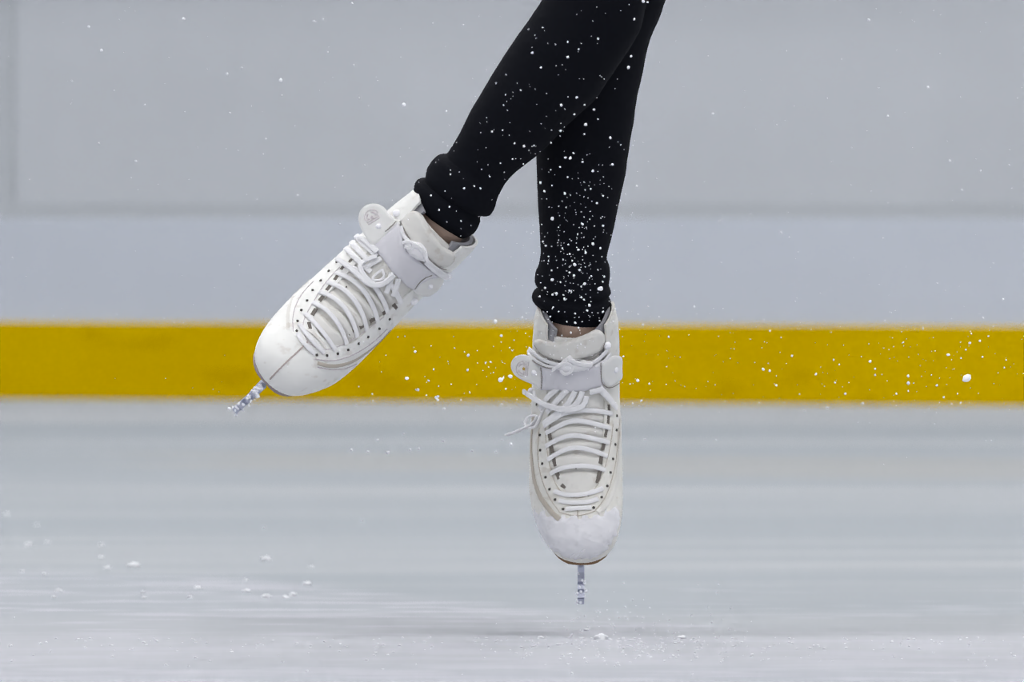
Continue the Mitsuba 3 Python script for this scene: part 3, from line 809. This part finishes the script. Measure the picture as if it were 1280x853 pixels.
rr = crease_rings(rr, [0.063], [0.10])
ll = crease_rings(ll, [0.081], [0.10])
wr = lambda rows, sd, k: rows + (rows - rows.mean(1, keepdims=True)) * (k * (meshkit.fbm(rows * np.array([14, 14, 34]), 3, sd) - 0.5))[..., None]
rr, ll = wr(rr, 1, 0.05), wr(ll, 2, 0.05)
kneeR, kneeL = rr[-1].mean(0), ll[-1].mean(0)
PELVIS = np.array([0.155, 0.12, kneeR[2] + 0.40])
ball = lambda p, r: manifold3d.Manifold.sphere(r, 32).translate(tuple(p))
bone = lambda p, a, q, b: manifold3d.Manifold.batch_hull([ball(p, a), ball(q, b)])
hipR, hipL = PELVIS + [-.085, 0, 0], PELVIS + [.085, 0, 0]
up = [bone(kneeR + [0, .0, .03], .056, kneeR + [0, -.01, .08], .060), bone(kneeR + [0, -.01, .08], .060, hipR, .088), bone(kneeL + [.015, 0, .03], .056, kneeL + [.03, -.01, .08], .060), bone(kneeL + [.03, -.01, .08], .060, hipL, .088),
      bone(hipR, .095, hipL, .095), bone(PELVIS, .10, PELVIS + [0, 0, .16], .095)]
knit = manifold3d.Manifold.batch_boolean([manifold(tube_solid(rr)), manifold(tube_solid(ll))] + up, manifold3d.OpType.Add).to_mesh()
obj('leggings', trimesh.Trimesh(knit.vert_properties[:, :3], knit.tri_verts), 'm_knit', 50, 'person')
labels['person__leggings'] = {'label': 'tight black leggings with rolled cuffs, flecked with ice'}
labels['person'] = {'label': 'skater in black leggings and white skates caught in the air with legs crossed', 'category': 'person'}


def foot(B, rows, s, r):
    ank = B.world(np.array([0.052, B.hand * 0.0, 0.135]))
    heel, mid, toe = (B.world(np.array(p)) for p in ([0.045, 0, 0.075], [0.13, 0, 0.055], [0.225, 0.004 * B.hand, 0.028]))
    top = rows[s].mean(0)
    col = collar_centre(B)
    col = col * 0.5 + rows[1].mean(0) * 0.5
    return [bone(top, .028, col, r), bone(col, r, ank, .028), bone(ank, .030, heel, .028), bone(ank, .030, mid, .024), bone(heel, .028, mid, .024), bone(mid, .024, toe, .016)]


skin = foot(RIGHT, rr, 22, .033) + foot(LEFT, ll, 26, .030)
for rows, knee, hip in ((rr, kneeR, hipR), (ll, kneeL, hipL)):
    a, b = rows[28].mean(0), rows[95].mean(0)
    skin += [bone(a, .027, b, .042), bone(b, .042, knee, .045), bone(knee, .045, hip, .072)]
skin += [bone(hipR, .075, hipL, .075), bone(PELVIS, .08, PELVIS + [0, 0, .15], .08)]
sk = manifold3d.Manifold.batch_boolean(skin, manifold3d.OpType.Add).refine_to_length(0.012).to_mesh()
sk = trimesh.Trimesh(sk.vert_properties[:, :3], sk.tri_verts)
trimesh.smoothing.filter_taubin(sk, iterations=12)
obj('body', sk, 'm_skin', True, 'person')

# ------------------------------------------------------------------ ice thrown up by the take-off: the flakes that show, one by one
FLAKES = []          # (px, py, radius in px, what lies behind)


def take(pts, ox, oy, s, r, what):
    for p in pts:
        FLAKES.append((ox + p[0] / s, oy + p[1] / s, (p[2] if len(p) > 2 else r), what))


take([(470, 188, 1.8), (596, 149, 1.6), (596, 203, 1.7), (501, 240, 1.5), (704, 138, 1.7), (833, 68, 1.7), (822, 200, 1.5), (812, 240, 2.6), (341, 296), (429, 321, 1.4), (375, 337), (368, 374), (573, 374, 1.9), (628, 347, 1.9), (656, 373), (690, 390, 1.8),
      (704, 424, 1.4), (620, 407), (571, 465, 1.6), (327, 468, 1.5), (365, 463), (660, 443, 2.2), (655, 477), (748, 490, 1.8), (785, 515), (441, 520, 1.6), (476, 518), (407, 510), (537, 508), (588, 560, 2.2), (605, 562, 2.6), (617, 545, 1.7), (649, 576, 1.5),
      (569, 594, 1.5), (536, 604), (685, 608, 1.9), (596, 630), (755, 585, 2.1), (499, 650, 1.9), (586, 688, 1.8), (540, 660), (513, 680, 1.9), (658, 676), (678, 672), (722, 697), (700, 723, 1.6), (357, 581), (319, 628), (228, 670, 1.7), (264, 662), (286, 670, 1.5),
      (179, 605), (179, 620), (110, 695, 1.4), (139, 747, 1.6), (176, 736), (217, 786), (541, 778, 2.3), (650, 798, 1.5), (722, 803, 1.6), (400, 566), (439, 583), (507, 98), (635, 175), (865, 5, 2.2), (880, 8, 1.6)], 500, 0, 2.844, 1.2, 'leg')
take([(720, 35, 2.3), (785, 75, 1.6), (655, 113, 1.7), (590, 88, 1.5), (513, 127, 1.5), (500, 42, 1.4), (447, 75, 1.4), (300, 52, 1.5), (275, 15), (325, 148, 1.4), (325, 188), (453, 176, 1.4), (535, 185), (557, 220, 2.2), (600, 268, 1.7), (511, 290, 1.5), (550, 318, 1.6), (352, 272),
      (358, 354, 2.1), (432, 377, 1.4), (705, 322, 1.5), (688, 337), (820, 327, 1.4), (808, 373, 1.6), (645, 390, 1.9), (790, 433, 3.0), (770, 437, 2.2), (615, 415), (510, 452, 1.5), (395, 476, 2.0), (457, 490), (360, 488, 1.4), (294, 427, 1.6), (248, 502, 1.3), (467, 527, 2.2),
      (617, 512, 1.4), (640, 532, 1.4), (688, 582, 2.2), (668, 628, 1.8), (808, 640, 1.8), (365, 600, 1.6), (415, 638, 1.3), (562, 656, 1.6), (340, 683, 1.4), (487, 728, 1.4), (562, 738, 1.7), (592, 782, 1.4), (523, 826, 1.5)], 640, 300, 7.11, 1.2, 'leg')
take([(1040, 280, 6.4), (961, 181, 2.5), (1052, 131, 2.2), (1094, 122, 1.7), (1058, 92), (1130, 103, 1.5), (1150, 62), (792, 270, 2.3), (793, 300, 2.2), (815, 300), (793, 335), (632, 209, 1.9), (653, 240, 1.5), (653, 266, 1.5), (478, 202, 1.4), (502, 222), (404, 262, 2.0), (303, 185, 1.7),
      (182, 242, 2.1), (209, 248, 1.9), (237, 310, 1.8), (485, 298, 1.5), (528, 345, 1.6), (600, 386, 1.9), (452, 404, 1.6), (355, 416), (1000, 345), (942, 360, 1.5), (913, 310, 1.5), (890, 266), (772, 128), (764, 84), (1035, 160, 1.4), (1015, 195), (1105, 190), (1205, 203),
      (1197, 235), (743, 345, 2.0), (335, 347), (165, 383, 1.5), (975, 388), (1013, 384), (210, 80, 1.5), (855, 70, 1.4), (1108, 25, 1.5)], 900, 390, 3.368, 1.2, 'kick')
take([(650, 720, 2.8), (690, 760, 2.0), (728, 728, 1.8), (720, 780), (745, 688, 1.6), (680, 625, 1.8), (820, 612), (868, 638, 2.0), (866, 690, 2.1), (763, 748), (760, 785, 2.4), (760, 797, 2.0), (643, 570), (618, 573), (783, 828, 1.8), (842, 797), (527, 776, 1.5), (530, 800), (470, 815)], 280, 220, 2.844, 1.2, 'kick')
take([(75, 163, 2.6), (205, 143, 1.5), (103, 232, 2.0), (52, 360, 1.8), (30, 362), (147, 430, 3.2), (100, 447, 3.0), (112, 438, 2.0), (125, 490, 1.6), (105, 565, 1.5), (150, 758, 2.4), (695, 333, 1.8), (765, 450, 2.2), (740, 560, 1.6), (782, 548, 2.0), (915, 238, 1.6), (790, 180, 1.6), (820, 465), (800, 735, 1.5)], 600, 360, 3.879, 1.3, 'kick')
take([(459, 47, 2.0), (222, 67, 1.6), (254, 126, 2.2), (605, 170, 1.5), (568, 185, 1.8), (702, 201, 3.0), (705, 238), (362, 262, 1.5), (575, 282, 1.5), (665, 347), (658, 385), (340, 403, 1.5), (247, 358), (808, 48, 1.6), (785, 53, 1.6), (820, 130, 1.4), (885, 162, 1.4), (898, 245), (1010, 262, 2.6),
      (857, 440), (744, 488, 1.6), (850, 560), (1158, 62, 1.6), (880, 8, 1.6), (1082, 58), (1116, 278, 1.4), (912, 412)], 0, 0, 2.0, 1.2, 'wall')
take([(892, 50, 2.2), (502, 284, 1.5), (662, 312), (940, 290), (1040, 218, 1.6), (1243, 412), (1172, 427), (1095, 402, 1.4), (1125, 475, 1.6), (312, 465, 1.6), (597, 535, 1.4), (520, 552, 1.6), (673, 582, 2.2), (693, 593), (1063, 708), (1228, 748, 1.8), (345, 700), (340, 767, 1.6), (456, 767, 1.5)], 640, 0, 2.0, 1.2, 'wall')
take([(36, 684, 0.9), (660, 460), (905, 443, 0.9)], 0, 430, 2.0, 1.2, 'floor')
take([(970, 272, 2.4), (878, 265, 1.8), (920, 270, 1.6), (945, 240, 1.3), (1025, 265, 1.6), (1047, 262, 1.6), (1108, 243, 1.6), (1180, 268, 1.6), (1240, 270, 1.5), (1010, 225, 1.3), (1090, 135, 2.6), (1040, 115, 1.6)], 0, 430, 2.0, 1.2, 'floor')


def where(px, py, what):
    """(the words for the place, the group) of a flake."""
    if what == 'leg':
        if py > 335:
            return 'flying in front of the rolled black cuff above the upright skate', 'flakes at the cuff above the upright skate'
        if px < 612 and py > 190:
            return 'flying in front of the rolled black cuff above the tilted skate', 'flakes at the cuff above the tilted skate'
        if px > 668 and py > 195 - (px - 670) * 0.95:
            return 'flying in front of the upright black leg', 'flakes in front of the upright leg'
        return 'flying in front of the black leg that crosses over', 'flakes in front of the crossing leg'
    if what == 'kick':
        if px < 600:
            return 'flying below the tilted skate in front of the yellow kick plate', 'flakes between the two skates'
        if px < 700:
            return 'flying left of the ankle of the upright skate', 'flakes left of the upright skate'
        if px < 900:
            return 'flying just right of the upright skate before the yellow kick plate', 'flakes right of the upright skate'
        if px < 1100:
            return 'flying before the yellow kick plate halfway to the right edge', 'flakes before the middle of the kick plate'
        return 'flying before the yellow kick plate near the right edge', 'flakes before the right end of the kick plate'
    if what == 'wall':
        return ('drifting in front of the grey boards left of the legs', 'flakes left of the legs') if px < 640 else ('drifting in front of the grey boards right of the legs', 'flakes right of the legs')
    return 'flying low over the ice below the tilted skate', 'flakes low over the ice'


chips = []
for k in range(6):
    c = trimesh.creation.icosphere(1, radius=1.0)
    c.vertices *= np.array([1, rng.uniform(.6, .9), rng.uniform(.65, 1)]) * (1 + 0.35 * (rng.random((len(c.vertices), 1)) - 0.5))
    chips.append(mikit.ply(c, 'm_snow', smooth=60))
SEEN = set()
FLAKES = sorted(FLAKES, key=lambda f: -f[2])[:300]
for i, (px, py, r, what) in enumerate(FLAKES):
    dep = {'leg': -0.22 - 0.12 * rng.random(), 'kick': rng.uniform(-.3, .25), 'wall': rng.uniform(-.45, .45), 'floor': rng.uniform(-.2, .2)}[what]
    if what == 'leg' and py < 200:
        dep -= 0.12
    if what == 'kick' and 620 < px < 800:
        dep = -0.16 - 0.1 * rng.random()
    p = at(px, py, dep)
    s = r / 1100 * (dep + 10) / 10
    ax = rng.normal(size=3)
    key = 'ice_flake' + (f'_{i:03d}' if i else '')
    scene[key] = {**chips[i % 6], 'to_world': T().translate(p.tolist()).rotate((ax / np.linalg.norm(ax)).tolist(), float(rng.uniform(0, 360))).scale(s)}
    say, group = where(px, py, what)
    if group not in SEEN:
        labels[key] = {'label': 'largest white ice flake ' + say, 'category': 'ice flake', 'group': group}
        SEEN.add(group)
    else:
        labels[key] = {'label': ('small' if r > 1.7 else 'tiny') + ' white ice flake ' + say, 'category': 'ice flake', 'group': group + (', small' if r > 1.7 else ', tiny')}

# the fine spray that nobody could count
bits = []
CHIP = trimesh.creation.icosahedron()


def spray(px, py, dep, r):
    c = CHIP.copy()
    c.vertices *= r / 1100 * (1 + 0.5 * (rng.random((12, 1)) - 0.5))
    c.apply_translation(at(px, py, dep))
    bits.append(c)


for _ in range(300):
    spray(rng.normal(720, 34), rng.normal(310, 62), rng.uniform(-.42, -.24), rng.uniform(.35, .85))
for _ in range(90):
    t = rng.random()
    spray(555 + 220 * t + rng.normal(0, 40), 260 - 240 * t + rng.normal(0, 35), rng.uniform(-.5, -.36), rng.uniform(.3, .7))
for _ in range(130):
    spray(rng.normal(655, 60), rng.normal(450, 50), rng.uniform(-.3, -.12), rng.uniform(.4, 1.0))
for _ in range(190):
    spray(rng.uniform(770, 1280), rng.normal(455, 38), rng.uniform(-.5, .5), rng.uniform(.35, .85))
for _ in range(260):
    spray(rng.uniform(0, 1280), rng.uniform(0, 500), rng.uniform(-.8, .8), rng.uniform(.35, .8))
for _ in range(110):
    spray(rng.normal(790, 70), 800 - abs(rng.normal(0, 26)), rng.uniform(-.1, .2), rng.uniform(.4, 1.0))
scene['ice_spray'] = mikit.ply(trimesh.util.concatenate(bits), 'm_snow')
labels['ice_spray'] = {'label': 'fine white ice spray hanging in the air around the skater', 'category': 'ice spray', 'kind': 'stuff'}

# ------------------------------------------------------------------ snow lying on the ice
LUMPS = [(110, 130, 4.5), (182, 118, 2.6), (385, 130, 3), (385, 175, 3), (410, 217, 4), (508, 212, 6.5), (1012, 185, 5.5), (225, 305, 4), (205, 328, 3), (545, 310, 3), (550, 330, 3), (752, 293, 4), (725, 328, 3), (940, 308, 4.6), (1015, 328, 5.5), (1088, 330, 4), (1118, 320, 4.5),
         (1170, 280, 5), (1185, 213, 3), (935, 262, 3), (85, 230, 2.6), (170, 240, 2.6), (140, 55, 2.6), (25, 12, 3)]
heaps = []
for k in range(4):
    c = trimesh.creation.icosphere(2, radius=1.0)
    c.vertices *= (0.35 + 1.25 * meshkit.fbm(np.array(c.vertices) * 2.3 + 9 * k, 4, k))[:, None]
    c.vertices[:, 2] *= 0.75
    heaps.append(mikit.ply(c, 'm_snow_lump', smooth=60))


def heap(i, p, s, say, group=None):
    key = 'snow_lump' + (f'_{i:03d}' if i else '')
    scene[key] = {**heaps[i % 4], 'to_world': T().translate([p[0], p[1], s * 0.12]).rotate([0, 0, 1], float(rng.uniform(0, 360))).scale([s * 1.2, s * 1.1, s])}
    labels[key] = {'label': say, 'category': 'snow lump', **({'group': group} if group else {})}


for i, (x, y, r) in enumerate(LUMPS):
    p = on_ice(x / 3.048, 640 + y / 3.048)
    big = {5: 'largest white snow lump on the ice at the left', 6: 'long white snow lump on the ice below the tilted skate'}
    heap(i, p, r / FOC * (p[1] + 10), big.get(i, ('small' if r > 3.5 else 'tiny') + ' soft lump of scraped snow on the ice at the ' + ('far left' if x < 640 else 'left, below the tilted skate')),
         None if i in big else ('small' if r > 3.5 else 'tiny') + ' snow lumps ' + ('far left' if x < 640 else 'below the tilted skate'))
n0 = len(LUMPS)
for j, (px, py, r, say) in enumerate([(752, 800, 8, 'largest white snow lump on the edge of the frosted ice below the upright skate'), (733, 789, 3, 'tiny snow lump standing just left of the largest lump below the blade'),
                                      (852, 799, 5, 'low snow lump on the frosted edge right of the largest lump'), (676, 798, 3, 'small snow lump on the frosted edge left of the hanging blade')]):
    p = on_ice(px, py)
    heap(n0 + j, p, r / FOC * (p[1] + 10), say)
crumbs = []
for _ in range(420):
    px = rng.uniform(-40, 1320) if rng.random() < .5 else rng.normal(790, 110)
    p = on_ice(px, 800 + abs(rng.normal(0, 16)) - 3)
    r = rng.uniform(.4, 1.5) / 1100
    c = CHIP.copy()
    c.vertices *= r * np.array([1.6, 1.6, 0.8]) * (1 + 0.5 * (rng.random((12, 1)) - 0.5))
    c.apply_translation((p[0], p[1], r * 0.3))
    crumbs.append(c)
scene['snow_crumbs'] = mikit.ply(trimesh.util.concatenate(crumbs), 'm_snow_lump')
labels['snow_crumbs'] = {'label': 'loose snow crumbs scattered over the frosted ice in the foreground', 'category': 'snow', 'kind': 'stuff'}
